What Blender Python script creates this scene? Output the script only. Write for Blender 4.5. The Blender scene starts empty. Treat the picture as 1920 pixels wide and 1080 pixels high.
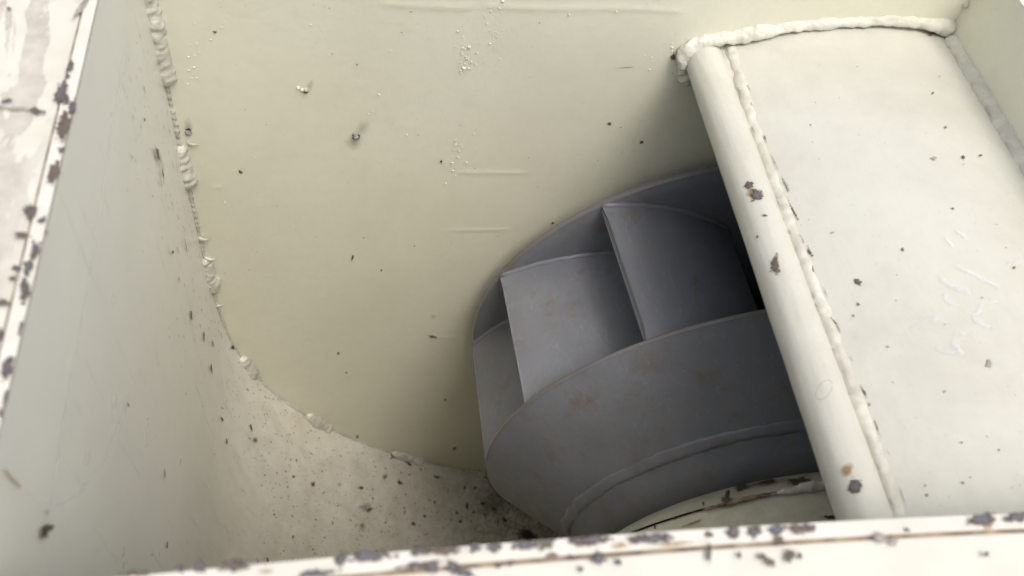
import bpy, math, random
import numpy as np
from mathutils import Vector, Matrix, noise as mnoise
random.seed(7); rng = np.random.default_rng(7)
S = bpy.context.scene

# ------------------------------------------------------------------ camera
# fan axes: u = across the outlet, v = up out of the outlet, w = from the far side plate towards the viewer
# Blender axes: x = u, y = -w, z = v
FPX = 1599.47                       # focal length in pixels of a 1920 wide picture
CAM = np.array([0.0856, 0.2234, 0.3496])
RC = np.array([[0.97924896, 0.16495961, 0.11772768],
               [-0.00552439, -0.55896581, 0.8291723],
               [0.20258569, -0.81261648, -0.54645539]])     # rows: right, down, forward in (u, v, w)
def B(p): return Vector((p[0], -p[2], p[1]))
cam_d = bpy.data.cameras.new('camera'); cam = bpy.data.objects.new('camera', cam_d)
S.collection.objects.link(cam); S.camera = cam
r_, d_, f_ = B(RC[0]), B(RC[1]), B(RC[2])
m = Matrix((r_, -d_, -f_)).transposed().to_4x4(); m.translation = B(CAM); cam.matrix_world = m
cam_d.sensor_width = 36; cam_d.lens = FPX / 1920 * 36
cam_d.clip_start = 0.01; cam_d.clip_end = 100
cam_d.dof.use_dof = True; cam_d.dof.focus_distance = 0.50; cam_d.dof.aperture_fstop = 11.0

# ------------------------------------------------------------------ sky, sun, exposure
SUN_DIR = Vector((0.19, -0.34, 0.92)).normalized()          # towards the sun
W_ = bpy.data.worlds.new('World'); S.world = W_; W_.use_nodes = True
nt = W_.node_tree; nt.nodes.clear()
out = nt.nodes.new('ShaderNodeOutputWorld'); bg = nt.nodes.new('ShaderNodeBackground')
sky = nt.nodes.new('ShaderNodeTexSky'); sky.sky_type = 'NISHITA'; sky.sun_disc = False
sky.sun_elevation = math.asin(SUN_DIR.z); sky.sun_rotation = math.atan2(SUN_DIR.x, SUN_DIR.y)
sky.air_density = 1.0; sky.dust_density = 6.0; sky.ozone_density = 1.0
hs = nt.nodes.new('ShaderNodeHueSaturation'); hs.inputs['Saturation'].default_value = 0.60
nt.links.new(sky.outputs[0], hs.inputs['Color']); nt.links.new(hs.outputs[0], bg.inputs[0])
bg.inputs[1].default_value = 0.16; nt.links.new(bg.outputs[0], out.inputs[0])
sl = bpy.data.lights.new('sun', 'SUN'); sl.energy = 0.85; sl.angle = math.radians(26); sl.color = (1.0, 0.98, 0.95)
sun = bpy.data.objects.new('sun', sl); S.collection.objects.link(sun)
sun.rotation_euler = SUN_DIR.to_track_quat('Z', 'Y').to_euler()
S.view_settings.view_transform = 'Standard'; S.view_settings.look = 'None'
S.view_settings.exposure = 0.27; S.view_settings.gamma = 1.0; S.view_settings.use_curve_mapping = False
S.cycles.max_bounces = 12; S.cycles.diffuse_bounces = 3; S.cycles.transparent_max_bounces = 24

# ------------------------------------------------------------------ dimensions (metres)
U = 0.42; W = 0.2824; T = 0.0045
C = np.array([0.3722, -0.3192])                             # fan axis in (u, v)
W1, R1 = 0.0154, 0.1837                                     # back disc
W2, R2 = 0.1205, 0.1845                                     # shroud rim
W3, R3 = 0.1675, 0.1330                                     # weld on the shroud
W4, R4 = 0.1915, 0.1121                                     # shroud eye
BAR = np.array([0.2835, -0.0687]); BR = 0.0102              # round bar at the cutoff

# ------------------------------------------------------------------ materials
def new_mat(name):
    mt = bpy.data.materials.new(name); mt.use_nodes = True
    t = mt.node_tree; b = t.nodes['Principled BSDF']; return mt, t, b
def N(t, typ, **kw):
    n = t.nodes.new(typ)
    for k, v in kw.items():
        if k in n.inputs.keys(): n.inputs[k].default_value = v
        else: setattr(n, k, v)
    return n
def pos(t, scale=(1, 1, 1)):
    g = N(t, 'ShaderNodeNewGeometry'); mp = N(t, 'ShaderNodeMapping'); mp.inputs['Scale'].default_value = scale
    t.links.new(g.outputs['Position'], mp.inputs['Vector']); return mp.outputs[0]
def nz(t, vec, scale, detail=4, rough=0.55, dist=0.0):
    n = N(t, 'ShaderNodeTexNoise'); n.inputs['Scale'].default_value = scale; n.inputs['Detail'].default_value = detail
    n.inputs['Roughness'].default_value = rough; n.inputs['Distortion'].default_value = dist
    t.links.new(vec, n.inputs['Vector']); return n.outputs['Fac']
def ramp(t, fac, a, b, va=0.0, vb=1.0):
    n = N(t, 'ShaderNodeMapRange'); n.inputs['From Min'].default_value = a; n.inputs['From Max'].default_value = b
    n.inputs['To Min'].default_value = va; n.inputs['To Max'].default_value = vb
    t.links.new(fac, n.inputs['Value']); return n.outputs[0]
def mixc(t, fac, a, b):
    n = N(t, 'ShaderNodeMix', data_type='RGBA')
    for sock, val in ((n.inputs[6], a), (n.inputs[7], b)):
        if isinstance(val, tuple): sock.default_value = (*val, 1)
        else: t.links.new(val, sock)
    if isinstance(fac, float): n.inputs[0].default_value = fac
    else: t.links.new(fac, n.inputs[0])
    return n.outputs[2]
def mul(t, a, b, op='MULTIPLY'):
    n = N(t, 'ShaderNodeMath', operation=op)
    for i, v in enumerate((a, b)):
        if isinstance(v, (int, float)): n.inputs[i].default_value = v
        else: t.links.new(v, n.inputs[i])
    return n.outputs[0]
def bump(t, bsdf, h, strength, dist):
    n = N(t, 'ShaderNodeBump'); n.inputs['Strength'].default_value = strength; n.inputs['Distance'].default_value = dist
    t.links.new(h, n.inputs['Height']); t.links.new(n.outputs[0], bsdf.inputs['Normal'])

CREAM = (0.775, 0.760, 0.61)
def cream(name, base=CREAM, dust=0.0, dustcol=(0.40, 0.36, 0.30), rough=0.38, stretch=(1, 1, 1), specks=0.0, bs=.26, mottle=.55):
    mt, t, b = new_mat(name); P = pos(t)
    big = nz(t, P, 9, 3); fine = nz(t, P, 130, 4)
    col = mixc(t, ramp(t, big, .35, .7), base, tuple(c * k for c, k in zip(base, (0.95, 0.945, 0.92))))
    col = mixc(t, ramp(t, fine, .45, .8, 0, .35), col, tuple(c * .86 for c in base))
    col = mixc(t, ramp(t, nz(t, P, 17, 8, .7, .4), .46, .72, 0, mottle), col, tuple(c * k for c, k in zip(base, (0.80, 0.785, 0.75))))
    if dust:
        d = ramp(t, nz(t, pos(t, stretch), 38, 6, .65), .40, .72, 0, dust)
        col = mixc(t, d, col, dustcol)
    if specks:
        sp = ramp(t, nz(t, P, 620, 2, .5), .70, .76, 0, specks)
        col = mixc(t, sp, col, (0.16, 0.13, 0.10))
    t.links.new(col, b.inputs['Base Color'])
    t.links.new(ramp(t, nz(t, P, 45, 4), .3, .7, rough - .07, rough + .12), b.inputs['Roughness'])
    h = mul(t, mul(t, nz(t, P, 420, 3), .35), mul(t, nz(t, P, 70, 3), 1.0), 'ADD')
    h = mul(t, h, mul(t, nz(t, pos(t, (1, .12, 1)), 300, 3), .5), 'ADD')
    bump(t, b, h, bs, .0012)
    return mt
M_SIDE = cream('cream_side_paint', specks=.15, mottle=.22, bs=.15)
M_WALL = cream('cream_wall_paint', base=(0.705, 0.705, 0.605), dust=.35, stretch=(1, 1, .25), specks=.3, rough=.34)
M_TONG = cream('cream_tongue_paint', base=(0.59, 0.582, 0.508), dust=.08, specks=.2)
M_BEAD = cream('cream_bead_paint', base=(0.66, 0.65, 0.56), dust=.55, dustcol=(0.30, 0.265, 0.21), rough=.45, bs=.75, specks=.35)
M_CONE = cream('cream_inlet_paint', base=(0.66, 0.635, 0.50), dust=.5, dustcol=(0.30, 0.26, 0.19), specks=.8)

# dusty scroll bottom gets its own dust from the position along the sheet
def wall_mat():
    mt, t, b = new_mat('cream_scroll_paint'); P = pos(t)
    g = N(t, 'ShaderNodeNewGeometry'); sp = N(t, 'ShaderNodeSeparateXYZ'); t.links.new(g.outputs['Position'], sp.inputs[0])
    base = (0.82, 0.81, 0.72)
    col = mixc(t, ramp(t, nz(t, P, 9, 3), .35, .7), base, (0.78, 0.765, 0.675))
    low = ramp(t, sp.outputs['Z'], -.25, -.50)                 # dust has settled where the sheet lies flat
    dn = ramp(t, nz(t, pos(t, (1, 1, .45)), 60, 6, .7), .28, .75)
    col = mixc(t, mul(t, low, mul(t, dn, .85)), col, (0.57, 0.505, 0.39))
    st = ramp(t, nz(t, pos(t, (1, 1, .06)), 190, 4, .6), .60, .78, 0, .45)   # streaks along the air flow
    col = mixc(t, st, col, (0.36, 0.33, 0.27))
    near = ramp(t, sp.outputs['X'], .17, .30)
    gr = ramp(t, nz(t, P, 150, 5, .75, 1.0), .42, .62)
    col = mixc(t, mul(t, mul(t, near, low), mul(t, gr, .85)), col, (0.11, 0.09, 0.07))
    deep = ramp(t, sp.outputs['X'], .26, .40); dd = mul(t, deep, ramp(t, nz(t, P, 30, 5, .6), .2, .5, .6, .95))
    col = mixc(t, mul(t, dd, ramp(t, sp.outputs['Z'], -.02, -.12)), col, (0.13, 0.105, 0.08))   # dark dirt tone painted in under and beyond the wheel to deepen the shade
    t.links.new(col, b.inputs['Base Color'])
    rr = mul(t, ramp(t, nz(t, P, 45, 4), .3, .7, .27, .40), mul(t, low, .25), 'ADD')
    t.links.new(rr, b.inputs['Roughness'])
    h = mul(t, mul(t, nz(t, P, 420, 3), .35), mul(t, nz(t, P, 60, 3), 1.0), 'ADD'); bump(t, b, h, .22, .0012)
    return mt
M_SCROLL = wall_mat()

def flange_mat():
    mt, t, b = new_mat('peeling_white_flange_paint'); P = pos(t)
    white = mixc(t, ramp(t, nz(t, P, 60, 5), .4, .75, 0, .5), (0.64, 0.62, 0.535), (0.53, 0.505, 0.425))
    n1 = nz(t, pos(t, (1.6, .5, 1)), 44, 9, .68, .5)
    pe = ramp(t, n1, .50, .515)
    tan = mixc(t, ramp(t, nz(t, P, 140, 5), .35, .7), (0.44, 0.41, 0.345), (0.56, 0.53, 0.46))
    g = N(t, 'ShaderNodeNewGeometry'); sp = N(t, 'ShaderNodeSeparateXYZ'); t.links.new(g.outputs['Position'], sp.inputs[0])
    far = ramp(t, sp.outputs['X'], -.004, -.012)               # the old coat shows away from the opening, on one flange
    col = mixc(t, mul(t, pe, far), white, tan)
    ck = ramp(t, nz(t, pos(t, (1, 1, 1)), 90, 6, .7, .6), .66, .70, 0, .55)
    col = mixc(t, ck, col, (0.45, 0.40, 0.34))
    t.links.new(col, b.inputs['Base Color']); b.inputs['Roughness'].default_value = .5
    h = mul(t, mul(t, pe, far), -1.0); h = mul(t, h, mul(t, nz(t, P, 200, 4), .5), 'ADD'); bump(t, b, h, .4, .0008)
    return mt
M_FLANGE = flange_mat()
M_EDGE = cream('white_sheet_edge_paint', base=(0.70, 0.685, 0.62), dust=.3, rough=.5)

def grey_mat(name, base, rust=.75):
    mt, t, b = new_mat(name); P = pos(t)
    col = mixc(t, ramp(t, nz(t, P, 22, 4), .35, .7), base, tuple(c * .82 for c in base))
    ru = ramp(t, nz(t, P, 48, 7, .7), .54, .74, 0, rust)
    col = mixc(t, ru, col, (0.17, 0.125, 0.085))
    du = ramp(t, nz(t, P, 240, 5, .7), .48, .72, 0, .5); col = mixc(t, du, col, (0.19, 0.175, 0.15))
    wp = ramp(t, nz(t, pos(t, (1, .25, 1)), 420, 3, .6), .62, .72, 0, .35); col = mixc(t, wp, col, tuple(min(1, c * 1.5) for c in base))
    t.links.new(col, b.inputs['Base Color'])
    t.links.new(ramp(t, nz(t, P, 60, 4), .3, .7, .28, .44), b.inputs['Roughness'])
    h = mul(t, mul(t, nz(t, P, 500, 3), .3), nz(t, P, 50, 3), 'ADD'); bump(t, b, h, .2, .001)
    return mt
M_GREY = grey_mat('grey_impeller_paint', (0.214, 0.223, 0.250))
M_RIM = grey_mat('worn_impeller_edge', (0.19, 0.18, 0.18), 1.0)
M_STEEL = grey_mat('bare_steel', (0.30, 0.30, 0.32), .3)
M_RUST, _t, _b = new_mat('rusty_seam')
_P = pos(_t); _t.links.new(mixc(_t, ramp(_t, nz(_t, _P, 160, 5), .35, .65), (0.10, 0.065, 0.045), (0.36, 0.27, 0.17)), _b.inputs['Base Color'])
_b.inputs['Roughness'].default_value = .85
M_NIB = cream('cream_nib_paint', base=(0.72, 0.715, 0.60), rough=.45)
M_DIRT, _t, _b = new_mat('dark_dirt'); _P = pos(_t)
_t.links.new(mixc(_t, ramp(_t, nz(_t, _P, 90, 3), .4, .65), (0.12, 0.10, 0.078), (0.34, 0.29, 0.215)), _b.inputs['Base Color']); _b.inputs['Roughness'].default_value = .9

def decal_mat(name, inner, rim, lo=.35, hi=.42, soft=False, amount=1.0, nscale=1000, rough=.6, namp=.85):
    """flaked paint or a stain: the ragged outline comes from noise against the 'cover' attribute"""
    mt, t, b = new_mat(name); P = pos(t)
    at = N(t, 'ShaderNodeAttribute', attribute_name='cover')
    k = mul(t, at.outputs['Fac'], mul(t, mul(t, nz(t, P, nscale, 4, .6), .5, 'SUBTRACT'), namp * 2), 'ADD')
    a = ramp(t, k, lo, hi) if not soft else mul(t, ramp(t, k, .05, 1.0), amount)
    if not soft and amount < 1: a = mul(t, a, amount)
    col = mixc(t, ramp(t, k, hi + .08, hi + .25), rim, inner)
    col = mixc(t, ramp(t, nz(t, P, 260, 5, .7), .50, .66, 0, .75), col, rim)
    t.links.new(col, b.inputs['Base Color']); b.inputs['Roughness'].default_value = rough
    if not soft: bump(t, b, mul(t, ramp(t, k, lo, hi + .25), -1.0), .8, .0004)
    tr = N(t, 'ShaderNodeBsdfTransparent'); mx = N(t, 'ShaderNodeMixShader')
    t.links.new(a, mx.inputs[0]); t.links.new(tr.outputs[0], mx.inputs[1]); t.links.new(b.outputs[0], mx.inputs[2])
    t.links.new(mx.outputs[0], t.nodes['Material Output'].inputs['Surface'])
    return mt
D = {
 'steel': decal_mat('chip_to_blue_steel', (0.118, 0.120, 0.138), (0.125, 0.092, 0.07)),
 'brown': decal_mat('chip_to_brown_steel', (0.12, 0.095, 0.085), (0.17, 0.125, 0.09)),
 'pale':  decal_mat('chip_to_old_coat', (0.33, 0.30, 0.27), (0.40, 0.36, 0.31)),
 'bright': decal_mat('bare_bright_metal', (0.36, 0.37, 0.43), (0.08, 0.06, 0.05)),
 'grime': decal_mat('soft_grime', (0.13, 0.115, 0.09), (0.15, 0.13, 0.10), soft=True, amount=.75, nscale=160),
 'dust':  decal_mat('soft_dust', (0.24, 0.225, 0.18), (0.26, 0.24, 0.19), soft=True, amount=.32, nscale=160, namp=.2),
 'rust':  decal_mat('soft_rust', (0.34, 0.20, 0.06), (0.40, 0.27, 0.10), soft=True, amount=.9, nscale=220),
 'chalk': decal_mat('faint_chalk', (0.84, 0.85, 0.93), (0.80, 0.81, 0.88), soft=True, amount=.26, nscale=260, namp=.5, rough=.36),
 'black': decal_mat('sooty_dirt', (0.055, 0.045, 0.036), (0.10, 0.08, 0.06), nscale=900),
 'film': decal_mat('thin_grime', (0.15, 0.125, 0.095), (0.20, 0.17, 0.13), soft=True, amount=.5, nscale=420, namp=.9),
}

# ------------------------------------------------------------------ object helpers
def thing(name, label, cat, loc):
    o = bpy.data.objects.new(name, None); S.collection.objects.link(o); o.location = loc; o.empty_display_size = .05
    o['label'] = label; o['category'] = cat
    return o
def part(name, verts, faces, mat, parent, smooth=True, local=False, cover=None, label=None, kind=None, sharp=0):
    me = bpy.data.meshes.new(name); me.from_pydata([tuple(v) for v in verts], [], [tuple(f) for f in faces]); me.update()
    if smooth: me.polygons.foreach_set('use_smooth', [True] * len(me.polygons))
    if cover is not None:
        a = me.attributes.new('cover', 'FLOAT', 'POINT'); a.data.foreach_set('value', np.asarray(cover, float))
    if sharp: me.set_sharp_from_angle(angle=math.radians(sharp))
    me.materials.append(mat)
    o = bpy.data.objects.new(name, me); S.collection.objects.link(o); o.parent = parent
    if not local:
        root = parent
        o.matrix_parent_inverse = Matrix.Translation(-(WORLD[root.name]))
    WORLD[o.name] = Vector((0, 0, 0)) if not local else None
    if label: o['label'] = label
    if kind: o['kind'] = kind
    return o
WORLD = {}
def tobl(a):                                            # (n,3) u,v,w -> Blender
    a = np.asarray(a, float); return np.stack([a[:, 0], -a[:, 2], a[:, 1]], 1)
def grid_faces(n, k, closed_k=False):
    f = []
    kk = k if closed_k else k - 1
    for i in range(n - 1):
        for j in range(kk):
            a = i * k + j; b = i * k + (j + 1) % k; f.append((a, b, b + k, a + k))
    return f
def box(lo, hi):
    (a, b, c), (d, e, f) = lo, hi
    v = tobl([(a, b, c), (d, b, c), (d, e, c), (a, e, c), (a, b, f), (d, b, f), (d, e, f), (a, e, f)])
    return v, [(0, 1, 2, 3), (4, 7, 6, 5), (0, 4, 5, 1), (1, 5, 6, 2), (2, 6, 7, 3), (3, 7, 4, 0)]
def bevel(o, w, seg=2):
    md = o.modifiers.new('bevel', 'BEVEL'); md.width = w; md.segments = seg; md.limit_method = 'ANGLE'; return o
def n3(p, s, seed=0.0): return mnoise.noise(Vector((p[0] * s + seed, p[1] * s - seed, p[2] * s + 2 * seed)))

# ------------------------------------------------------------------ scroll profile in (u, v)
pts = [(0, 0.0), (0, -.05), (0, -.1), (0, -.15), (0, -.2), (0, -.25), (0.0006, -.291), (.003, -.337), (.0063, -.368), (.013, -.400), (.0235, -.434),
       (.042, -.475), (.074, -.526), (.122, -.582), (.179, -.627), (.24, -.658)]
for k in range(1, 25):
    th = math.radians(248.7 + (435 - 248.7) * k / 24); r = .364 + (.279 - .364) * k / 24
    pts.append((C[0] + r * math.cos(th), C[1] + r * math.sin(th)))
pts = np.array(pts)
def catmull(P, n):
    P = np.vstack([2 * P[0] - P[1], P, 2 * P[-1] - P[-2]]); o = []
    for i in range(1, len(P) - 2):
        for t in np.linspace(0, 1, n, endpoint=False):
            a, b, c, d = P[i - 1:i + 3]
            o.append(.5 * ((2 * b) + (-a + c) * t + (2 * a - 5 * b + 4 * c - d) * t * t + (-a + 3 * b - 3 * c + d) * t ** 3))
    o.append(P[-2]); return np.array(o)
PROF = catmull(pts, 10)
for _ in range(60):
    Q = PROF.copy(); Q[1:-1] = .25 * PROF[:-2] + .5 * PROF[1:-1] + .25 * PROF[2:]; PROF = Q
# cutoff (tongue) plate: top surface, from the bar to beyond the right wall
TONG = []
for k in range(41):
    a = 107.6 - (107.6 - 72) * k / 40
    rr = np.interp(-a, [-112, -106.7, -98.5, -89.4, -80.3, -72], [.2675, .2700, .2745, .2775, .2790, .2790])
    TONG.append((C[0] + rr * math.cos(math.radians(a)), C[1] + rr * math.sin(math.radians(a))))
TONG = np.array(TONG)
BARP = np.array([(BAR[0] + BR * math.cos(a), BAR[1] + BR * math.sin(a)) for a in np.linspace(0, 2 * math.pi, 97)])

# rays through points of the built view, used to lay marks onto the finished surfaces
def ray(px, py):
    d = (px - 960) / FPX * RC[0] + (py - 540) / FPX * RC[1] + RC[2]; return d
def on_plane(ax, val):
    def f(px, py):
        d = ray(px, py); t = (val - CAM[ax]) / d[ax]; n = np.zeros(3); n[ax] = 1; return CAM + d * t, n
    return f
def on_profile(P):
    def f(px, py):
        d = ray(px, py); o2 = CAM[:2]; d2 = d[:2]; best = None
        A = P[:-1]; E = P[1:] - P[:-1]; den = d2[0] * E[:, 1] - d2[1] * E[:, 0]
        with np.errstate(divide='ignore', invalid='ignore'):
            q = A - o2; t = (q[:, 0] * E[:, 1] - q[:, 1] * E[:, 0]) / den; s = (q[:, 0] * d2[1] - q[:, 1] * d2[0]) / den
        ok = (t > 0) & (s >= 0) & (s <= 1)
        if not ok.any(): return None
        i = np.argmin(np.where(ok, t, 1e9)); n = np.array([E[i, 1], -E[i, 0], 0]); n /= np.linalg.norm(n)
        if n @ d > 0: n = -n
        return CAM + d * t[i], n
    return f
SIDE = on_plane(2, 0.0); TOP = on_plane(1, 0.0); SCR = on_profile(PROF); TNG = on_profile(TONG); BRS = on_profile(BARP)

# ================================================================== the housing
house = thing('fan_housing', 'cream painted steel scroll housing of a fan seen through its open outlet', 'fan housing', B((0.36, -0.70, W / 2)))
WORLD[house.name] = house.location.copy()

# --- far side plate: fine grid over the part in view, dented a little, with faint ridges under the paint
ridges = [((705, 6), (900, 14), .00028), ((900, 10), (1290, 22), .0003), ((850, 323), (990, 323), .00028), ((838, 431), (958, 429), .00028), ((805, 632), (885, 632), .0003), ((392, 352), (424, 348), .0004)]
rid = []
for a, b_, h in ridges: rid.append((SIDE(*a)[0][:2], SIDE(*b_)[0][:2], h))
us = np.linspace(-.02, .46, 300); vs = np.linspace(-.72, .0, 500)
UU, VV = np.meshgrid(us, vs, indexing='ij'); H = np.zeros_like(UU)
H += .0006 * np.sin(UU * 21 + 1.2 * np.sin(VV * 9)) * np.sin(VV * 17 + .7)
for a, b_, h in rid:
    e = b_ - a; L = np.linalg.norm(e); e = e / L
    s = (UU - a[0]) * e[0] + (VV - a[1]) * e[1]; d = -(UU - a[0]) * e[1] + (VV - a[1]) * e[0] + .0008 * np.sin(s * 60)
    H += h * np.exp(-(d / .0016) ** 2) * np.clip(np.minimum(s, L - s) / .006, 0, 1)
vv = np.stack([UU.ravel(), VV.ravel(), H.ravel()], 1)
v = tobl(vv); f = grid_faces(300, 500)
n0 = len(v); ev = tobl([(-.02, -.72, -T), (.78, -.72, -T), (.78, 0, -T), (-.02, 0, -T), (.46, -.72, 0), (.78, -.72, 0), (.78, 0, 0), (.46, 0, 0)])
v = np.vstack([v, ev]); f += [(n0, n0 + 3, n0 + 2, n0 + 1), (n0 + 4, n0 + 5, n0 + 6, n0 + 7), (n0 + 3, n0 + 7, n0 + 6, n0 + 2)]
side = part('side_plate', v, f, M_SIDE, house)

# --- scroll sheet
nw = 46; ws = np.linspace(0, W, nw); v = []; nrm = []
tg = np.gradient(PROF, axis=0); tg /= np.linalg.norm(tg, axis=1)[:, None]; nrm = np.stack([-tg[:, 1], tg[:, 0]], 1)   # inward
arc = np.concatenate([[0], np.cumsum(np.linalg.norm(np.diff(PROF, axis=0), axis=1))])
for i in range(len(PROF)):
    for w in ws:
        d = .0007 * mnoise.noise(Vector((arc[i] * 9, w * 9, 3.1))) * min(1, arc[i] / .03)
        v.append((PROF[i, 0] + nrm[i, 0] * d, PROF[i, 1] + nrm[i, 1] * d, w))
f = grid_faces(len(PROF), nw); n0 = len(v)
for i in range(len(PROF)):
    for w in (0, W): v.append((PROF[i, 0] - nrm[i, 0] * T, PROF[i, 1] - nrm[i, 1] * T, w))
f += [tuple(n0 + q for q in g[::-1]) for g in grid_faces(len(PROF), 2)]
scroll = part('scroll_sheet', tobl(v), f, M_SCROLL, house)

# --- near side plate; its upper end is the strip seen along the near flange. The sheet is bowed in a little at mid-span
def bow(u): return min(.0018, -.0012 + .0024 * ((u - .17) / .14) ** 2)
uu = np.linspace(-T, .78, 80); v = []
for u in uu:
    wo = W + bow(u)
    v += [(u, -.004, wo), (u, -.004, wo + T), (u, -.72, W + T), (u, -.72, W)]
part('near_side_plate', tobl(v), grid_faces(80, 4, True), M_CONE, house, smooth=False)  # inner face out of view, coloured darker to deepen the shade round the shroud
v = []
for u in uu:
    wo = W + bow(u); v += [(u, 0, wo), (u, 0, wo + T), (u, -.0042, wo + T), (u, -.0042, wo)]
part('sheet_end', tobl(v), grid_faces(80, 4, True), M_EDGE, house, smooth=False)
# --- right wall of the outlet and its top edge
bx = box((U, -.050, 0.0), (U + T, 0, W)); part('outlet_wall', *bx, M_SIDE, house, smooth=False)
# the left sheet end
bx = box((-T, -.03, 0.0), (-.0004, .0002, W - .0004)); part('sheet_end', *bx, M_EDGE, house, smooth=False)

# --- flanges round the outlet, butted at the corners, with a thin rusty seam against the sheet ends
FW = .055; G = .0009; TF = .006
uu = np.linspace(-T - G - FW, U + T + G + FW, 80); v = []
for u in uu:
    wo = W + T + G + bow(u)
    v += [(u, -.0006, wo), (u, -.0006, wo + FW), (u, -TF, wo + FW), (u, -TF, wo)]
bevel(part('flange', tobl(v), grid_faces(80, 4, True), M_FLANGE, house, smooth=False, label='chipped white near flange'), .0008)
bx = box((-T - G - FW, -TF, -FW), (-T - G, -.0006, W + T - .0012)); bevel(part('flange', *bx, M_FLANGE, house, smooth=False, label='peeling white left flange'), .0008)
bx = box((U + T + G, -TF, -FW), (U + T + G + FW, -.0006, W + T - .0012)); bevel(part('flange', *bx, M_FLANGE, house, smooth=False), .0008)
bx = box((-T, -TF, -T - G - FW), (U + T, -.0006, -T - G)); bevel(part('flange', *bx, M_FLANGE, house, smooth=False), .0008)
v = []
for u in uu:
    wo = W + T + bow(u) - .0003
    v += [(u, -.0011, wo), (u, -.0011, wo + G + .0008), (u, -.003, wo + G + .0008), (u, -.003, wo)]
part('seam', tobl(v), grid_faces(80, 4, True), M_RUST, house, smooth=False)
bx = box((-T - G - .0004, -.003, 0), (-T + .0003, -.0011, W)); part('seam', *bx, M_RUST, house, smooth=False)

# --- cutoff plate and bar
nw = 40; ws = np.linspace(0, W, nw); v = []
for i in range(len(TONG)):
    rad = (TONG[i] - C) / np.linalg.norm(TONG[i] - C)
    for w in ws:
        d = .0005 * mnoise.noise(Vector((TONG[i, 0] * 9, w * 7, 7.7)))
        v.append((*(TONG[i] + rad * d), w))
f = grid_faces(len(TONG), nw); n0 = len(v)
for i in range(len(TONG)):
    rad = (TONG[i] - C) / np.linalg.norm(TONG[i] - C)
    for w in (0, W): v.append((*(TONG[i] - rad * T), w))
f += [tuple(n0 + q for q in g[::-1]) for g in grid_faces(len(TONG), 2)]
tong = part('cutoff_plate', tobl(v), f, M_TONG, house)
nb, nl = 48, 120; v = []
for w in np.linspace(.0, W, nl):
    for k in range(nb):
        a = 2 * math.pi * k / nb
        d = .00022 * mnoise.noise(Vector((math.cos(a) * 2.2, math.sin(a) * 2.2, w * 30))) + .00012 * mnoise.noise(Vector((math.cos(a) * 6, math.sin(a) * 6, w * 45 + 9))) + .00022 * max(0, mnoise.noise(Vector((math.cos(a) * 7, math.sin(a) * 7, w * 7 + 3))))
        v.append((BAR[0] + (BR + d) * math.cos(a), BAR[1] + (BR + d) * math.sin(a), w))
bar = part('cutoff_bar', tobl(v), grid_faces(nl, nb, True), M_TONG, house)

# --- weld beads
def bead(name, path, rad, mat, parent, ripple=.004, rip=.16, rough=.18, flat=None, k=12, seed=0, label=None):
    """a swept bead: path of (u,v,w) points, radius per point, rippled crescent by crescent"""
    path = np.asarray(path, float); L = np.concatenate([[0], np.cumsum(np.linalg.norm(np.diff(path, axis=0), axis=1))])
    n = max(6, int(L[-1] / .0007)); s = np.linspace(0, L[-1], n)
    P = np.stack([np.interp(s, L, path[:, i]) for i in range(3)], 1)
    R = np.interp(s, np.linspace(0, L[-1], len(np.atleast_1d(rad))), np.atleast_1d(rad))
    tg = np.gradient(P, axis=0); tg /= np.linalg.norm(tg, axis=1)[:, None]
    v = []
    for i in range(n):
        a = np.cross(tg[i], (0.3, 0.9, 0.35)); a /= np.linalg.norm(a); b = np.cross(tg[i], a)
        endr = min(1, math.sqrt(max(0, min(s[i], L[-1] - s[i]) / .003 + .02)))
        for j in range(k):
            th = 2 * math.pi * j / k; ph = (s[i] / ripple + .25 * math.cos(th) + .6 * mnoise.noise(Vector((s[i] * 60, seed, 0)))) % 1.0
            q = P[i] + (a * math.cos(th) + b * math.sin(th)) * R[i]
            g = 1 + rip * (ph - .5) + rough * n3(q, 220, seed) + rough * n3(q, 80, seed + 5)
            off_ = (a * math.cos(th) + b * math.sin(th)) * R[i] * g * endr
            if flat: fn = np.array(flat[:3]); fn = fn / np.linalg.norm(fn); off_ = off_ - fn * (off_ @ fn) * (1 - flat[3])
            v.append(P[i] + off_)
    f = grid_faces(n, k, True); f += [tuple(range(k))[::-1], tuple(range((n - 1) * k, n * k))]
    return part(name, tobl(v), f, mat, parent, label=label)

# left corner: thin bead all along, lumps of heavy weld at intervals
corner = [SIDE(*q)[0] for q in [(262, -60), (274, 0), (300, 110), (312, 155), (330, 250), (350, 345), (372, 440), (395, 535), (415, 600), (432, 640), (455, 675), (490, 715), (540, 755), (600, 797), (700, 840), (800, 868), (900, 884)]]
def scroll_pts(v0, v1, off=.0):
    idx = [i for i in range(len(PROF)) if arc[i] >= v0 and arc[i] <= v1]
    return [(PROF[i, 0] + nrm[i, 0] * off, PROF[i, 1] + nrm[i, 1] * off, off) for i in idx]
def arc_at(px, py):
    p = SIDE(px, py)[0][:2]; return arc[np.argmin(np.linalg.norm(PROF - p, axis=1))]
thin = scroll_pts(0, arc_at(900, 884) + .12, .0006)
bead('weld_bead', thin, [.0010, .0013, .0009, .0012, .0010, .0008, .0007], M_BEAD, house, ripple=.005, rip=.5, rough=.5, k=8, seed=3)
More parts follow.
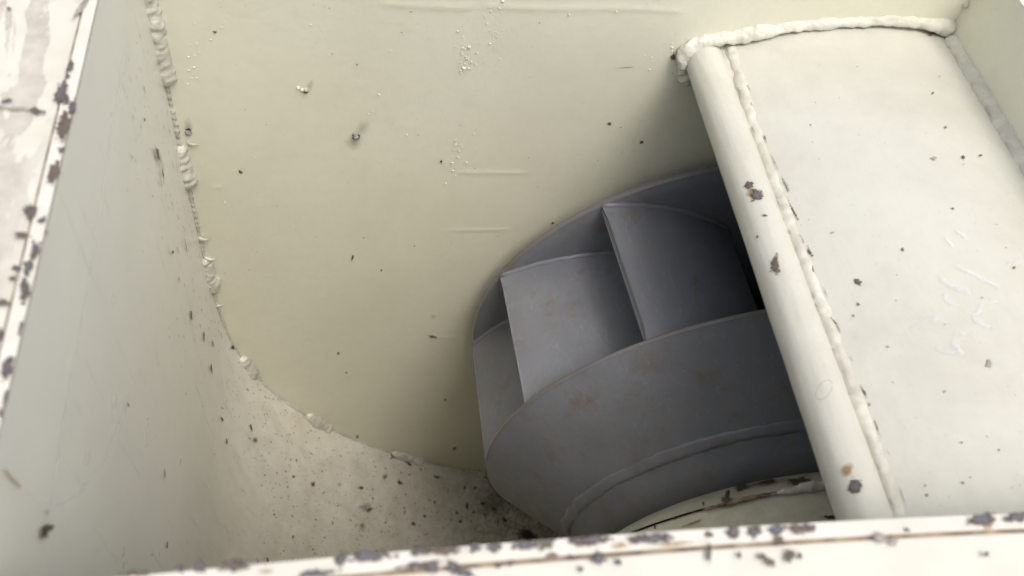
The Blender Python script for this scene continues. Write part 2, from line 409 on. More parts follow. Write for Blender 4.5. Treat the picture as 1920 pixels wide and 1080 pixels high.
for n_, ((ax, ay), (bx_, by_), rr) in enumerate([((255, -110), (312, 150), .0048), ((337, 268), (359, 350), .0050), ((381, 482), (400, 542), .0052), ((447, 668), (482, 706), .0050), ((565, 778), (613, 803), .0054), ((728, 852), (790, 868), .0050)]):
    a, b_ = arc_at(ax, ay), arc_at(bx_, by_)
    a = max(0.0, a)
    q = [(np.interp(s, arc, PROF[:, 0]) + .0012, np.interp(s, arc, PROF[:, 1]) + (.0012 if s > .45 else 0), .0012) for s in np.linspace(a, b_, 12)]
    bead('weld_bead', q, [rr * .8, rr, rr * 1.05, rr], M_BEAD, house, ripple=.0042, rip=.07, rough=.34, k=20, seed=11 + n_, flat=(1, .4 if n_ > 2 else 0, 1, .78))
# small torn drops of weld beside the corner
def flake(px, py, ln, wd, ang, lift, seed):
    c, n = SIDE(px, py); a = math.radians(ang); e = np.array([math.cos(a), math.sin(a), 0]); g = np.array([-math.sin(a), math.cos(a), 0]); v = []
    for i in range(9):
        t = i / 8
        w_ = wd * 1.25 * (1 - t) ** .9 + .0002; h = .6 * lift * math.sin(t * 2.6) + .0004
        for j in range(6):
            th = 2 * math.pi * j / 6; v.append(c + e * ln * t + g * w_ * math.cos(th) + np.array([0, 0, h + w_ * .5 * math.sin(th)]) + g * .0006 * math.sin(t * 4 + seed))
    part('weld_flake', tobl(v), grid_faces(9, 6, True) + [tuple(range(6))[::-1], tuple(range(48, 54))], M_BEAD, house)
flake(352, 268, .006, .0016, 10, .003, 0); flake(372, 446, .007, .0030, 12, .003, 1); flake(384, 482, .007, .0020, 14, .004, 2); flake(402, 570, .006, .0026, 5, .002, 3); flake(245 + 105, 352, .003, .002, 30, .001, 4)

# bead along the top of the cutoff plate and round the end of the bar, down the right wall, and between bar and plate
def tq(px, py, lift=0): p = SIDE(px, py)[0]; return (p[0], p[1], .0012 + lift)
bead('weld_bead', [tq(1283, 118, .003), tq(1279, 100, .003), tq(1292, 84, .002), tq(1315, 74), tq(1345, 69), tq(1375, 66), tq(1420, 58), tq(1480, 48), tq(1540, 42), tq(1600, 38), tq(1660, 36), tq(1720, 40), tq(1765, 44), tq(1790, 46)],
     [.0036, .0043, .0038, .0043, .0044, .0035, .0030, .0033, .0030, .0029, .0032, .0030, .0040, .0052], M_BEAD, house, ripple=.0030, rip=.06, rough=.34, k=20, seed=31, flat=(0, 1, 1, .6), label='thick cream weld along the top of the cutoff plate')
bead('weld_bead', [tq(1276, 112, .001), tq(1280, 126, .001), tq(1288, 138, .001), tq(1300, 150, .001)], [.004, .005, .0035], M_BEAD, house, ripple=.004, rip=.2, rough=.4, k=14, seed=35)
tv = np.interp(U, TONG[:, 0], TONG[:, 1])
bead('weld_bead', [(U - .0010, tv + .0012, w) for w in np.linspace(.004, W, 24)], [.0052, .0046, .0050, .0044, .0050, .0046, .0052], M_BEAD, house, ripple=.0032, rip=.05, rough=.26, k=18, seed=41, flat=(-1, 1, 0, .6), label='thick cream weld where the cutoff plate meets the outlet wall')
seamp = [TNG(*q)[0] for q in [(1368, 78), (1386, 130), (1402, 190), (1424, 255), (1447, 320), (1471, 385), (1492, 440), (1513, 490), (1528, 535), (1550, 590), (1572, 650), (1595, 710), (1617, 765), (1640, 825), (1662, 885), (1690, 972), (1712, 1030)]]
seamp = np.array(seamp); seamp[:, 1] -= .0021
bead('weld_bead', seamp, [.0032, .0036, .0031, .0036, .0033, .0037, .0033, .0036], M_BEAD, house, ripple=.0075, rip=.04, rough=.20, k=20, seed=47, label='thin lumpy weld joining the bar to the cutoff plate')
# filler between bar and plate below the bead
v = []
for w in (0, W): v += [(BAR[0] + .004, BAR[1] + .006, w), (TONG[2, 0], TONG[2, 1] - .003, w), (TONG[2, 0], TONG[2, 1] - .006, w), (BAR[0] + .004, BAR[1] - .002, w)]
part('backing_strip', tobl(v), grid_faces(2, 4, True), M_TONG, house, smooth=False)

# --- inlet cone, fixed to the near side plate
def lathe(prof, n=160, inner=None):
    v = []; k = len(prof)
    for i in range(n):
        a = 2 * math.pi * i / n
        for (r, w) in prof: v.append((r * math.cos(a), -w, r * math.sin(a)))
    f = []
    for i in range(n):
        for j in range(k - 1):
            a = i * k + j; b = ((i + 1) % n) * k + j; f.append((a, b, b + 1, a + 1))
    return v, f
def at_axis(vf): return [(x + C[0], y, z + C[1]) for x, y, z in vf[0]], vf[1]
cone = part('inlet_cone', *at_axis(lathe([(.098, .1835), (.100, .182), (.1025, .1832), (.112, .1887), (.130, .1974), (.146, .2053), (.1505, .2083), (.1525, .2092)])), M_CONE, house)
part('inlet_flare', *at_axis(lathe([(.1500, .2094), (.1512, .2104), (.1515, .2114), (.1600, .229), (.1750, .257), (.1900, W)])), M_CONE, cone)
sm = []
for a in np.linspace(92, 128, 40):
    r = .1530; sm.append((C[0] + r * math.cos(math.radians(a)), C[1] + r * math.sin(math.radians(a)), .2102))
bead('weld_bead', sm[4:26], [.0006, .0022, .0026, .0020, .0006], M_BEAD, house, ripple=.005, rip=.3, rough=.5, k=10, seed=61)
bead('rust_line', sm[18:], [.0009, .0010, .0007], M_RUST, house, ripple=.004, rip=.2, rough=.5, k=8, seed=63)

# ================================================================== the impeller
imp = thing('impeller', 'dark grey backward bladed impeller wheel partly hidden under the cream cutoff bar', 'impeller', B((C[0], C[1], 0)))
WORLD[imp.name] = imp.location.copy()
def lpart(name, vf, mat, parent=imp, **kw): return part(name, vf[0], vf[1], mat, parent, local=True, **kw)
TD = .0040
lpart('back_disc', lathe([(.02, W1 - TD), (.10, W1 - TD), (R1 - .0006, W1 - TD), (R1, W1 - TD + .0006), (R1, W1 - .0006), (R1 - .0006, W1), (.17, W1), (.14, W1), (.10, W1), (.02, W1)], 240), M_GREY)
lpart('disc_edge', lathe([(R1 + .0001, W1 - TD + .0004), (R1 + .0004, W1 - TD / 2), (R1 + .0003, W1 - .0004), (R1 - .0009, W1 + .0003)], 240), M_RIM)
TS = .0035; dn = np.array([W3 - W2, R2 - R3]); dn = dn / np.linalg.norm(dn)       # outward normal in (r, w): (dn0, -?) handled below
nr, nwv = (W4 - W2), (R2 - R4); ln = math.hypot(nr, nwv); nr, nwv = nr / ln, nwv / ln     # (r, w) normal of the cone's outer side
sh = lpart('shroud', lathe([(R2, W2), (R2 - .0172, W2 + .0157), (R2 - .0343, W2 + .0313), (R3, W3), (R3 - .010, W3 + .0115), (R4, W4), (R4 - nr * TS, W4 - nwv * TS), (R3 - nr * TS, W3 - nwv * TS), (R2 - .002, W2 - .0030), (R2, W2)], 240), M_GREY)
lpart('shroud_edge', lathe([(R2 + .0002, W2 + .0006), (R2 + .0004, W2 - .0008), (R2 - .0004, W2 - .0024), (R2 - .0018, W2 - .0031)], 240), M_RIM)
# weld round the shroud
v = []; n = 300; k = 8
for i in range(n):
    a = 2 * math.pi * i / n
    for j in range(k):
        th = 2 * math.pi * j / k; g = .0017 * (1 + .35 * mnoise.noise(Vector((math.cos(a) * 20, math.sin(a) * 20, j * .4))) + .12 * (a * 40 % 1))
        r = R3 + g * 2.4 * math.cos(th) * .7 + .0010 * mnoise.noise(Vector((math.cos(a) * 9, math.sin(a) * 9, 4))); w = W3 + .95 * g * math.sin(th) - g * 2.4 * math.cos(th) * .7
        v.append((r * math.cos(a), -w, r * math.sin(a)))
f = [(i * k + j, i * k + (j + 1) % k, ((i + 1) % n) * k + (j + 1) % k, ((i + 1) % n) * k + j) for i in range(n) for j in range(k)]
lpart('weld_bead', (v, f), M_GREY, label='rough grey weld ring round the shroud')
# blades: outer edge at angle 0, running inwards and backwards
TB = .0050; m1, m2 = 14, 8; v = []
def blade_line(t):                       # t 0 outer .. 1 inner, centre line in (r, angle)
    r = .1815 - .0635 * t; a = -math.radians(25.5 * t ** .92 + 2.5 * t * t); return r, a
for side_ in (0, 1):
    for i in range(m1):
        t = i / (m1 - 1); r, a = blade_line(t); r2_, a2 = blade_line(t + .01); p0 = np.array([r * math.cos(a), r * math.sin(a)]); p1 = np.array([r2_ * math.cos(a2), r2_ * math.sin(a2)])
        e = p1 - p0; e /= np.linalg.norm(e); g = np.array([-e[1], e[0]]) * TB / 2 * (1 if side_ else -1)
        wt = W1; wb = np.interp(-r, [-R2, -R3, -R4], [W2, W3, W4]) - .0032
        for j in range(m2):
            s = j / (m2 - 1); tw = -math.radians(2.6) * s; q = p0 + g; q = np.array([q[0] * math.cos(tw) - q[1] * math.sin(tw), q[0] * math.sin(tw) + q[1] * math.cos(tw)])
            v.append((q[0], -(wt + (wb - wt) * s), q[1]))
o_ = m1 * m2; f = [tuple(x) for x in grid_faces(m1, m2)] + [tuple(o_ + y for y in x[::-1]) for x in grid_faces(m1, m2)]
for j in range(m2 - 1):
    f.append((j, j + 1, o_ + j + 1, o_ + j)); a = (m1 - 1) * m2; f.append((a + j + 1, a + j, o_ + a + j, o_ + a + j + 1))
for i in range(m1 - 1):
    f.append((i * m2, o_ + i * m2, o_ + (i + 1) * m2, (i + 1) * m2)); a = m2 - 1; f.append((i * m2 + a, (i + 1) * m2 + a, o_ + (i + 1) * m2 + a, o_ + i * m2 + a))
b0 = lpart('blade', (v, f), M_GREY, sharp=40); bevel(b0, .0009, 2)
# weld fillet where a blade stands on the back disc
wv = []; n = 40; k = 7
for i in range(n):
    t = i / (n - 1); r, a = blade_line(t)
    r3, a3 = blade_line(t + .01); e = np.array([r3 * math.cos(a3) - r * math.cos(a), r3 * math.sin(a3) - r * math.sin(a)]); e /= np.linalg.norm(e); g = np.array([-e[1], e[0]])
    for j in range(k):
        th = 2 * math.pi * j / k; rr = .0030 * (1 + .3 * mnoise.noise(Vector((t * 14, j * .5, 2)))); q = np.array([r * math.cos(a), r * math.sin(a)]) + g * (math.cos(th) * rr + .0012) * 1.1
        wv.append((q[0], -(W1 + .0003 + rr * .8 * math.sin(th)), q[1]))
wf = grid_faces(n, k, True) + [tuple(range(k))[::-1], tuple(range((n - 1) * k, n * k))]
w0 = lpart('blade_weld', (wv, wf), M_GREY, parent=b0)
for i in range(12):
    ang = math.radians(160.9 + 30 * i)
    if i == 0: b = b0
    else:
        b = b0.copy(); S.collection.objects.link(b); b.parent = imp
        w = w0.copy(); S.collection.objects.link(w); w.parent = b
    b.rotation_euler = (0, -ang, 0)
lpart('hub', lathe([(.001, W1 - TD - .004), (.045, W1 - TD - .004), (.045, W1 + .055), (.040, W1 + .058), (.001, W1 + .058)], 48), M_GREY)

# ================================================================== marks: chips, stains, specks
LAYER = [0]
def mark(surf, px, py, a, b, ang, kind, parent, name='paint_chip', n=26, jag=.35, off=.0005, ring=3):
    """an irregular patch lying on a finished surface; a, b are half-sizes"""
    ca, sa = math.cos(math.radians(ang)), math.sin(math.radians(ang)); sd = random.random() * 50; jag = .15 if kind in ('grime', 'dust', 'film', 'rust') else jag
    v = []; cov = []; LAYER[0] += 1; off = off + (LAYER[0] % 50) * 1.0e-5     # no two marks share a plane
    h = surf(px, py)
    if h is None: return
    def put(x, y, c):
        q = surf(x, y)
        if q is None or np.linalg.norm(q[0] - h[0]) > .03: q = h
        nn = q[1] if q[1] @ (CAM - q[0]) > 0 else -q[1]
        v.append(q[0] + nn * off); cov.append(c)
    put(px, py, 1.0)
    for k in range(1, ring + 1):
        t = k / ring
        for i in range(n):
            th = 2 * math.pi * i / n; j = 1 + jag * mnoise.noise(Vector((math.cos(th) * 1.6 + sd, math.sin(th) * 1.6, sd))) * 1.6
            x = a * 1.45 * t * j * math.cos(th); y = b * 1.45 * t * j * math.sin(th)
            put(px + x * ca - y * sa, py + x * sa + y * ca, 1 - t)
    f = [(0, 1 + i, 1 + (i + 1) % n) for i in range(n)]
    for k in range(ring - 1):
        o = 1 + k * n; f += [(o + i, o + n + i, o + n + (i + 1) % n, o + (i + 1) % n) for i in range(n)]
    return part(name, tobl(v), f, D[kind], parent, cover=cov)

# chips on the bar and the cutoff plate
for q in [(1405, 349, 8, 7, 20, 'steel'), (1420, 366, 13, 10, 20, 'steel'), (1434, 405, 4, 2.5, 0, 'brown'), (1455, 499, 9, 16, -6, 'brown'), (1421, 445, 2, 5, 20, 'brown'), (1602, 913, 11, 13, 0, 'steel')]:
    mark(BRS, *q, house)
mark(BRS, 1590, 884, 9, 11, 15, 'rust', house, 'rust_spot'); mark(BRS, 1413, 362, 12, 9, 20, 'rust', house, 'rust_spot', off=.0001)
for q in [(1607, 530, 10, 6, 20, 'brown'), (1608, 572, 4, 4, 0, 'brown'), (1600, 594, 4, 3, 0, 'pale'), (1750, 298, 5, 4, 10, 'pale'), (1805, 296, 4, 3.5, 0, 'brown'), (1838, 293, 4, 3, 20, 'brown'), (1853, 683, 9, 7, -40, 'pale'),
          (1692, 469, 3, 4, 0, 'brown'), (1748, 176, 2.5, 2.5, 0, 'brown'), (1772, 240, 2.5, 2.5, 0, 'brown'), (1761, 145, 2, 2, 0, 'pale'), (1560, 438, 4, 2, -20, 'pale'), (1664, 651, 3, 3, 0, 'pale'), (1735, 911, 4, 2, 10, 'pale'), (1738, 928, 3, 3, 0, 'pale'), (1805, 907, 3, 3, 0, 'brown'),
          (1803, 831, 3, 3, 0, 'pale'), (1786, 393, 3, 2, 20, 'brown'), (1900, 504, 3, 3, 0, 'brown'), (1752, 62, 10, 6, 15, 'brown'), (1745, 66, 5, 4, 0, 'brown'), (1371, 95, 6, 13, -4, 'brown'), (1378, 122, 3, 14, -18, 'brown'), (1560, 602, 14, 2.5, 40, 'brown'), (1523, 505, 3, 9, -25, 'brown'), (1530, 575, 12, 2, 38, 'rust'), (1770, 735, 2.5, 2.5, 0, 'pale'), (1840, 560, 3, 2, 0, 'pale'), (1630, 760, 2.5, 4, -20, 'pale')]:
    mark(TNG, q[0], q[1], q[2] * .85, q[3] * .85, *q[4:], house)
# dirt in the seam beside the welds
for (x, y, l, a_) in [(1395, 160, 16, 66), (1404, 190, 10, 66), (1432, 260, 9, 66), (1448, 300, 14, 66), (1470, 350, 14, 66), (1484, 395, 12, 66), (1500, 440, 13, 66), (1516, 480, 12, 66), (1545, 560, 12, 66), (1570, 625, 15, 66), (1592, 680, 14, 66), (1615, 735, 13, 66), (1640, 800, 16, 66), (1662, 860, 14, 66), (1690, 940, 18, 66)]:
    mark(TNG, x + 2 + 3 * random.random(), y + random.uniform(-12, 12), l * random.uniform(.4, 1.6), random.uniform(.9, 2.0), a_ + random.uniform(-6, 6), random.choice(('pale', 'pale', 'film', 'brown')), house, 'seam_dirt', jag=.6)
for (x, y, l, w_, a_, kd) in [(1760, 54, 22, 2.2, 14, 'brown'), (1776, 68, 10, 3, 50, 'brown'), (1788, 88, 9, 5, 58, 'brown'), (1803, 112, 6, 5, 40, 'brown'), (1813, 130, 12, 2.5, 58, 'brown'), (1829, 152, 9, 3, 58, 'brown'), (1840, 174, 8, 2, 58, 'brown'), (1858, 206, 12, 2, 58, 'brown'), (1870, 224, 13, 3, 58, 'brown'), (1875, 232, 5, 3, 58, 'rust'), (1891, 261, 4, 3, 50, 'brown'), (1906, 285, 8, 2, 58, 'brown'), (1700, 43, 14, 1.6, 4, 'brown'), (1665, 41, 10, 1.4, 2, 'brown')]:
    mark(TNG, x - 3, y + 2, l, w_, a_, kd, house, 'seam_dirt', jag=.5, off=.0006)
for (x, y, l) in [(1353, 82, 7), (1361, 105, 5), (1385, 175, 5), (1412, 250, 6), (1437, 330, 5), (1458, 385, 7), (1480, 440, 5), (1500, 500, 8), (1524, 560, 6), (1560, 660, 6), (1600, 770, 6), (1645, 880, 8), (1670, 945, 8)]:
    mark(TNG, x, y, l, 1.3, 66, 'pale', house, 'seam_dirt', jag=.5, off=.0022)
# faint chalk handwriting
def stroke(surf, pts_, wd, kind, parent, name):
    LAYER[0] += 1; lay = .0007 + (LAYER[0] % 50) * 1.0e-5
    P = catmull(np.array(pts_, float), 8); v = []; cov = []; n = len(P); tg_ = np.gradient(P, axis=0); tg_ /= np.linalg.norm(tg_, axis=1)[:, None]
    for i in range(n):
        g = np.array([-tg_[i, 1], tg_[i, 0]]); e = min(1, min(i, n - 1 - i) / 3)
        for s_, c in ((-1, 0), (0, 1), (1, 0)):
            q = surf(*(P[i] + g * wd * s_)); 
            if q is None: return
            nn = q[1] if q[1] @ (CAM - q[0]) > 0 else -q[1]; v.append(q[0] + nn * lay); cov.append(c * e)
    part(name, tobl(v), grid_faces(n, 3), D[kind], parent, cover=cov)
for s_, wd in [([(1757, 515), (1775, 533), (1800, 545), (1820, 552)], 8), ([(1785, 498), (1820, 515), (1850, 530), (1875, 542)], 6), ([(1775, 550), (1770, 560), (1780, 570), (1800, 576)], 7), ([(1872, 568), (1842, 572), (1832, 588), (1824, 596), (1836, 608), (1858, 616)], 7), ([(1702, 622), (1725, 610), (1745, 602), (1762, 597)], 8), ([(1812, 626), (1792, 630), (1787, 645), (1795, 655), (1785, 662), (1765, 660), (1752, 650)], 8), ([(1790, 655), (1800, 662), (1806, 664)], 8), ([(1768, 445), (1780, 458), (1787, 467)], 5), ([(1790, 434), (1803, 442), (1812, 452)], 5), ([(1886, 500), (1895, 494), (1919, 493)], 6)]:
    stroke(TNG, s_, wd, 'chalk', house, 'chalk_mark')
# hairline circle scratched on the bar
stroke(BRS, [(1545 + 14 * math.cos(a), 733 + 16 * math.sin(a) - 8 * math.cos(a)) for a in np.linspace(0, 6.2, 14)], 1.4, 'dust', house, 'scratch')
# left wall: blotch, streaks, scraped arc
for q in [(75, 997, 9, 16, 12, 'black'), (72, 1000, 11, 15, 0, 'grime'), (78, 962, 4, 8, 5, 'grime'), (84, 990, 8, 8, 40, 'brown'), (290, 287, 3, 16, -14, 'brown'), (296, 300, 3.5, 22, -14, 'film'), (300, 325, 2, 12, -10, 'brown'), (319, 473, 3, 4, 0, 'brown'), (265, 224, 2, 4, 0, 'brown'), (60, 540 + 270 - 400, 3, 3, 0, 'brown'),
          (434, 652, 4, 5, 0, 'black'), (512, 733, 4, 6, 20, 'black'), (394, 690, 1.6, 11, -6, 'brown'), (380, 632, 1.6, 13, -2, 'brown'), (356, 590, 1.7, 12, -4, 'brown'), (397, 645, 1.5, 8, -5, 'brown'), (414, 786, 2, 7, -20, 'brown'), (469, 802, 2.5, 9, -20, 'brown'), (476, 826, 5, 6, 0, 'grime'), (423, 828, 2, 8, -8, 'brown'), (310, 1022, 1.6, 8, 0, 'brown'), (305, 890, 3, 10, 0, 'grime'), (236, 759, 2.5, 4, -20, 'brown'),
          (585, 909, 5, 6, 0, 'brown'), (548, 894, 3, 4, 0, 'brown'), (635, 909, 4, 4, 0, 'film'), (676, 915, 5, 5, 0, 'brown'), (692, 956, 7, 4, -30, 'brown'), (684, 952, 14, 8, 0, 'film'), (678, 988, 6, 9, 0, 'film'), (795, 968, 4, 4, 0, 'brown'), (774, 983, 7, 4, 35, 'brown'), (765, 870, 9, 3, 35, 'black'), (790, 867, 3, 7, 30, 'black'), (735, 855, 4, 9, -35, 'brown'), (818, 895, 8, 3, 15, 'brown'), (748, 905, 7, 4, 30, 'brown'), (720, 895, 5, 6, 0, 'grime'), (855, 962, 2.2, 5.5, -20, 'black'), (887, 960, 2.8, 3.9, 20, 'black'), (875, 950, 3.3, 6.6, -10, 'black'), (862, 978, 3.3, 3.9, 0, 'black'), (898, 882, 5.0, 2.8, 0, 'black'), (870, 915, 2.8, 5.5, 20, 'black'), (890, 915, 3.9, 3.3, 0, 'black'), (905, 945, 5.5, 3.3, 10, 'black'), (925, 955, 4.4, 3.9, 0, 'black'), (945, 975, 7.7, 5.0, 35, 'black'), (925, 945, 30, 36, 30, 'film'), (990, 1005, 25, 12, 20, 'black')]:
    mark(SCR, q[0], q[1], q[2] * .8, q[3] * .8, *q[4:], house, 'dirt_spot' if q[5] in ('grime', 'black', 'film') else 'paint_chip', off=.0009)
stroke(SCR, [(236, 60), (205, 250), (178, 420), (150, 580), (122, 740), (98, 880), (72, 1040)], 2.2, 'chalk', house, 'scratch')
stroke(SCR, [(-4, 872), (8, 893), (22, 908), (38, 922), (60, 937), (85, 946), (110, 943), (140, 925), (165, 895), (190, 858), (208, 822), (225, 780), (236, 735)], 3.0, 'chalk', house, 'scratch')
stroke(SCR, [(-2, 876), (8, 893), (20, 905), (34, 917)], 4.5, 'rust', house, 'scratch')
# dents and nubs on the far side plate
def nub(px, py, r, kind):
    c, n = SIDE(px, py); v = []; k = 10; m = 5; sd = random.random() * 9
    for i in range(m + 1):
        ph = math.pi / 2 * i / m
        for j in range(k):
            th = 2 * math.pi * j / k; g = r * (1 + .35 * mnoise.noise(Vector((math.cos(th) * 1.5 + sd, math.sin(th) * 1.5, i * .6))))
            v.append((c[0] + g * math.cos(ph) * math.cos(th), c[1] + g * math.cos(ph) * math.sin(th), -.0004 + g * 1.2 * math.sin(ph)))
    part('weld_spatter', tobl(v), grid_faces(m + 1, k, True) + [tuple(range(m * k, m * k + k))], kind, house)
nub(353, 247, .0022, M_STEEL); nub(668, 256, .0021, M_STEEL); nub(574, 168, .0015, M_BEAD); nub(567, 169, .0012, M_BEAD); nub(559, 165, .0010, M_NIB); nub(1810, 8, .0022, M_BEAD)
for q in [(353, 234, 7, 14, 0, 'dust'), (678, 238, 9, 18, 38, 'dust'), (664, 264, 14, 10, 0, 'dust'), (580, 158, 6, 12, 35, 'dust')]: mark(SIDE, *q, house, 'dust_streak', off=.0009)
for q in [(353, 240, 7, 3, 5, 'black'), (662, 252, 3, 6, 0, 'brown'), (673, 255, 3, 6, 0, 'black'), (573, 172, 6, 2.5, 0, 'black'), (451, 321, 5, 4, 30, 'brown'), (661, 482, 2, 8, 15, 'brown'), (827, 301, 3, 3, 0, 'black'), (1142, 231, 5, 4, 0, 'brown'), (1203, 265, 7, 4, 0, 'brown'), (403, 58, 4, 3, 0, 'brown'), (1036, 417, 2.5, 3, 0, 'black'), (852, 840, 5, 4, 0, 'brown'), (715, 505, 2, 3, 0, 'brown'), (634, 661, 3, 3, 0, 'brown'), (649, 697, 2.5, 2.5, 0, 'brown'), (812, 592, 7, 4, 0, 'dust'), (812, 630, 9, 3, 15, 'brown'), (835, 748, 2.5, 3, 0, 'black'), (670, 817, 3, 5, 20, 'grime'), (1262, 105, 5, 9, 0, 'brown'), (1272, 125, 4, 9, -20, 'brown'), (770, 20, 2, 2, 0, 'pale'), (1170, 125, 20, 1.4, -4, 'grime')]:
    mark(SIDE, q[0], q[1], q[2] * .8, q[3] * .8, *q[4:], house, off=.0007)
# paint nibs: countless pimples under the paint, one mesh
v = []; f = []
def pimple(c, r, ax):
    o = len(v); k = 6
    for i, (rr, h) in enumerate(((1, 0), (.75, .5), (.3, .8))):
        for j in range(k):
            th = 2 * math.pi * j / k; p = np.array(c, float); p[ax[0]] += r * rr * math.cos(th); p[ax[1]] += r * rr * math.sin(th); p[ax[2]] += .9 * r * h - .0001; v.append(p)
    f.extend([tuple(o + q for q in g) for g in grid_faces(3, k, True)]); f.append(tuple(o + 2 * k + j for j in range(k)))
for _ in range(420):
    px, py = rng.uniform(290, 1300), rng.uniform(-30, 850)
    p, n_ = SIDE(px, py)
    if p[0] > .004 and p[1] > -.66: pimple((p[0], p[1], .0003), float(np.exp(rng.normal(-8.25, .38))), (0, 1, 2))
for (cx, cy, sx, sy, n_) in [(875, 90, 14, 22, 34), (930, 50, 8, 22, 26), (855, 290, 7, 20, 34), (870, 120, 5, 10, 12), (365, 150, 10, 40, 18), (1275, 100, 18, 22, 24), (640, 240, 60, 60, 14), (372, 300, 10, 30, 16), (1225, 120, 12, 12, 10)]:
    for _ in range(n_):
        p, q = SIDE(rng.normal(cx, sx), rng.normal(cy, sy))
        if p[0] > .006: pimple((p[0], p[1], .0003), float(np.exp(rng.normal(-7.95, .4))), (0, 1, 2))
part('paint_nibs', tobl(v), f, M_NIB, side, kind='stuff')
# specks of dirt on the scroll sheet, streaked along the flow, thick where the sheet lies lowest
v = []; f = []
def speck(s, w, ln, wd, rot):
    if not (0.004 < w < W - .002): return
    i = np.searchsorted(arc, s); i = min(max(i, 1), len(arc) - 1)
    c = np.array([np.interp(s, arc, PROF[:, 0]), np.interp(s, arc, PROF[:, 1]), w]); t3 = np.array([tg[i, 0], tg[i, 1], 0]); n_ = np.array([nrm[i, 0], nrm[i, 1], 0]); w3 = np.array([0, 0, 1.])
    o = len(v); k = 7; ca, sa = math.cos(rot), math.sin(rot)
    for j in range(k):
        th = 2 * math.pi * j / k; g = 1 + .45 * (random.random() - .5) * 2; x = ln * math.cos(th) * g; y = wd * math.sin(th) * g
        v.append(c + t3 * (x * ca - y * sa) + w3 * (x * sa + y * ca) + n_ * .0009)
    f.append(tuple(range(o, o + k)))
tg = np.gradient(PROF, axis=0); tg /= np.linalg.norm(tg, axis=1)[:, None]
for _ in range(520):                                  # upper wall: fine streaks in a band beside the far plate
    s = rng.uniform(.04, .46); w = abs(rng.normal(.035, .03)) + .004; l = float(np.exp(rng.normal(-7.0, .55))); speck(s, w, l, l * rng.uniform(.07, .2), rng.normal(0, .1))
for _ in range(1900):                                  # the bend and the bottom
    s = rng.uniform(.44, .86); w = rng.uniform(.004, .20); l = float(np.exp(rng.normal(-7.55, .5))); speck(s, w, l, l * rng.uniform(.35, .9), rng.normal(0, .5))
for _ in range(2600):                                 # thick dirt below the impeller
    s = rng.normal(.89, .065); w = rng.uniform(.004, .2); l = float(np.exp(rng.normal(-7.35, .5))); speck(s, w, l, l * rng.uniform(.3, .9), rng.normal(0, .8))
part('dirt_specks', tobl(v), f, M_DIRT, scroll, smooth=False, kind='stuff')
v = []; f = []
def fspeck(surf, px, py, r):
    h = surf(px, py)
    if h is None: return
    n_ = h[1] if h[1] @ (CAM - h[0]) > 0 else -h[1]; a = np.cross(n_, (0, 0, 1.)) if abs(n_[2]) < .9 else np.array([1., 0, 0]); a /= np.linalg.norm(a); b = np.cross(n_, a); o = len(v)
    for j in range(6):
        th = 2 * math.pi * j / 6; g = r * (1 + .9 * (random.random() - .5)); v.append(h[0] + n_ * .0006 + a * g * math.cos(th) + b * g * 1.3 * math.sin(th))
    f.append(tuple(range(o, o + 6)))
for _ in range(110): fspeck(SIDE, rng.uniform(330, 1280), rng.uniform(0, 830), float(np.exp(rng.normal(-8.5, .4))))
part('dirt_specks', tobl(v), f, M_DIRT, side, smooth=False, kind='stuff')
v = []; f = []
for _ in range(70): fspeck(TNG, rng.uniform(1400, 1920), rng.uniform(60, 960), float(np.exp(rng.normal(-8.6, .4))))
part('dirt_specks', tobl(v), f, M_DIRT, tong, smooth=False, kind='stuff')

# flanges: chips down to steel, on the sheet ends and the flange faces
for q in [(115, 180, 10, 22, 12, 'steel'), (133, 128, 6, 9, 25, 'steel'), (128, 146, 4, 5, 0, 'steel'), (136, 205, 7, 14, 14, 'steel'), (122, 240, 11, 30, 14, 'brown'), (127, 192, 4, 7, 0, 'brown'), (115, 284, 6, 5, 0, 'steel'), (101, 328, 9, 22, 16, 'brown'), (68, 211, 15, 4, 8, 'steel'), (69, 211, 8, 6, 10, 'brown'), (14, 193, 12, 3, -10, 'steel'), (20, 206, 40, 2.5, 3, 'pale'), (58, 400, 12, 12, 5, 'brown'), (62, 402, 8, 8, 0, 'steel'), (40, 444, 16, 5, 4, 'brown'), (80, 416, 9, 5, -20, 'steel'), (88, 438, 2, 7, 10, 'brown'), (66, 476, 9, 20, 14, 'brown'), (68, 470, 7, 9, 0, 'steel'), (54, 505, 9, 16, 14, 'steel'), (33, 506, 9, 5, 10, 'steel'), (26, 526, 6, 5, 0, 'brown'), (48, 548, 9, 20, 10, 'steel'), (52, 548, 4, 18, 12, 'brown'), (8, 571, 13, 6, 8, 'brown'), (0, 633, 7, 11, 0, 'steel'), (15, 692, 11, 18, 12, 'steel'), (41, 617, 3, 14, 12, 'brown'), (12, 750, 4, 13, 15, 'brown'), (4, 775, 4, 10, 15, 'brown'), (17, 18, 4, 3, 0, 'brown'), (155, 15, 26, 5, -52, 'pale')]:
    mark(TOP, q[0], q[1], q[2] * 1.05, q[3] * 1.1, *q[4:], house, jag=.35, off=.0006)
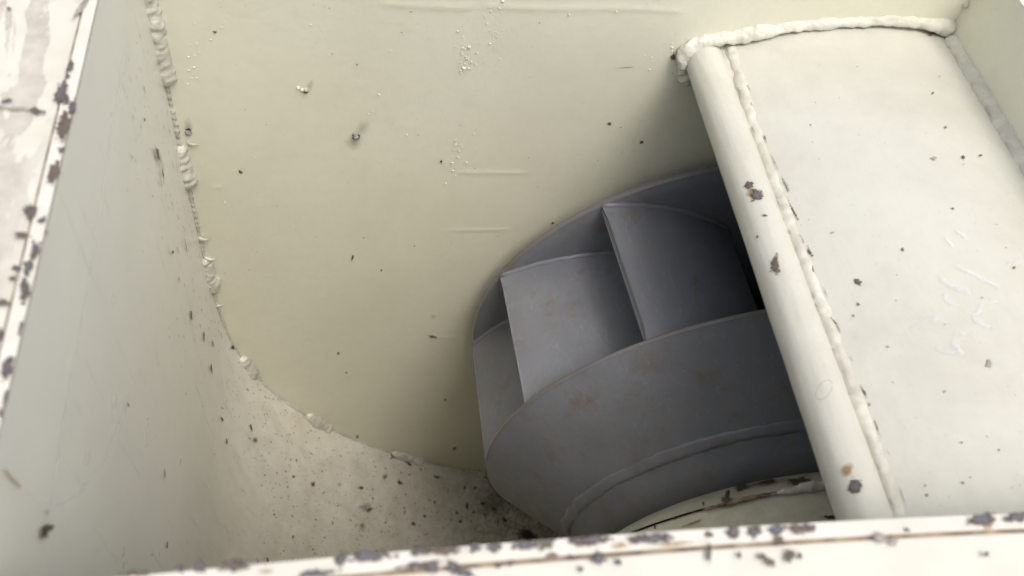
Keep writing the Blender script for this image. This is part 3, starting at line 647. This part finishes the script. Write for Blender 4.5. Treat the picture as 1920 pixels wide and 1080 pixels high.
for q in [(258, 1077, 26, 7, -5, 'brown'), (338, 1068, 7, 6, 0, 'steel'), (376, 1066, 11, 9, 0, 'steel'), (438, 1062, 26, 9, -6, 'brown'), (458, 1060, 9, 8, 0, 'steel'), (640, 1050, 14, 11, -4, 'steel'), (690, 1045, 38, 9, -5, 'steel'), (790, 1036, 26, 8, -5, 'steel'), (835, 1034, 34, 8, -5, 'brown'), (890, 1029, 10, 9, 0, 'steel'), (925, 1029, 15, 9, -4, 'steel'), (985, 1024, 28, 9, -5, 'steel'), (1022, 1021, 18, 8, -5, 'brown'), (1085, 1017, 20, 9, -4, 'steel'), (1112, 1013, 30, 7, -4, 'steel'), (1225, 1011, 48, 9, -4, 'steel'), (1330, 1004, 9, 6, 0, 'steel'), (1375, 999, 14, 9, 0, 'steel'), (1412, 997, 14, 10, -3, 'steel'), (1455, 996, 16, 9, -3, 'steel'), (1500, 993, 20, 8, -3, 'brown'), (1520, 992, 8, 8, 0, 'steel'), (1840, 976, 30, 9, -3, 'steel'), (1905, 971, 24, 9, -3, 'steel'),
          (790, 1062, 40, 6, -4, 'steel'), (810, 1063, 14, 9, -10, 'steel'), (590, 1078, 40, 6, -6, 'steel'), (850, 1066, 10, 12, -50, 'steel'), (870, 1076, 18, 6, 20, 'steel'), (958, 1057, 5, 5, 0, 'steel'), (935, 1063, 4, 4, 0, 'steel'), (1120, 1050, 13, 12, 0, 'steel'), (1158, 1055, 6, 6, 0, 'steel'), (1033, 1043, 12, 4, -5, 'brown'), (1070, 1046, 4, 4, 0, 'steel'), (1088, 1069, 5, 4, 0, 'steel'), (1328, 1040, 5, 19, 2, 'steel'), (1384, 1043, 5, 5, 0, 'brown'), (1427, 1046, 10, 6, 40, 'brown'), (1442, 1056, 11, 5, 35, 'brown'), (1478, 1046, 8, 12, 15, 'brown'), (1480, 1042, 13, 4, 45, 'brown'), (1497, 1045, 4, 7, 0, 'brown'), (1457, 1013, 8, 6, 20, 'brown'), (1846, 1041, 5, 5, 0, 'steel'), (1645, 1010, 14, 8, 10, 'pale'), (1672, 1017, 10, 7, 0, 'pale'), (1700, 995, 5, 3, 0, 'brown')]:
    mark(TOP, q[0], q[1], q[2] * 1.02, q[3] * 1.1, *q[4:], house, jag=.35, off=.0006)
for q in [(1165, 1024, 16, 6, -4, 'rust'), (1270, 1021, 40, 4, -4, 'rust'), (1853, 980, 8, 12, 10, 'rust'), (500, 1073, 12, 4, -5, 'rust')]: mark(TOP, *q, house, 'rust_spot', off=.0008)
# rust and soot on the inlet cone
CP = [(.1825, .1005), (.1887, .112), (.1974, .130), (.2053, .146), (.2092, .1525), (.2114, .1515), (.229, .160), (.257, .175), (W, .190)]
def CONE(px, py):
    d = ray(px, py); ts = np.linspace(.35, .75, 1600); X = CAM + d * ts[:, None]
    g = np.hypot(X[:, 0] - C[0], X[:, 1] - C[1]) - np.interp(X[:, 2], [q[0] for q in CP], [q[1] for q in CP])
    g = np.where((X[:, 2] > .1825) & (X[:, 2] < W), g, 1)
    k = np.argmax(g < 0)
    if g[k] >= 0: return None
    n_ = np.array([X[k, 0] - C[0], X[k, 1] - C[1], -.06]); return X[k], n_ / np.linalg.norm(n_)
for q in [(1425, 908, 50, 5, -8, 'film'), (1390, 915, 14, 6, -10, 'black'), (1440, 905, 22, 4, -9, 'black'), (1500, 903, 20, 7, -5, 'black'), (1365, 928, 4, 10, 15, 'black'), (1362, 938, 10, 5, -20, 'brown'), (1420, 930, 40, 3, -9, 'film'), (1372, 950, 10, 2, -12, 'rust'), (1300, 982, 20, 2, -21, 'rust'), (1555, 971, 16, 3, -1, 'black'), (1268, 972, 2, 4, 0, 'black'), (1320, 945, 2, 3, 0, 'black'), (1230, 990, 2, 4, 0, 'black')]:
    mark(CONE, *q, house, 'rust_spot', off=.0007)
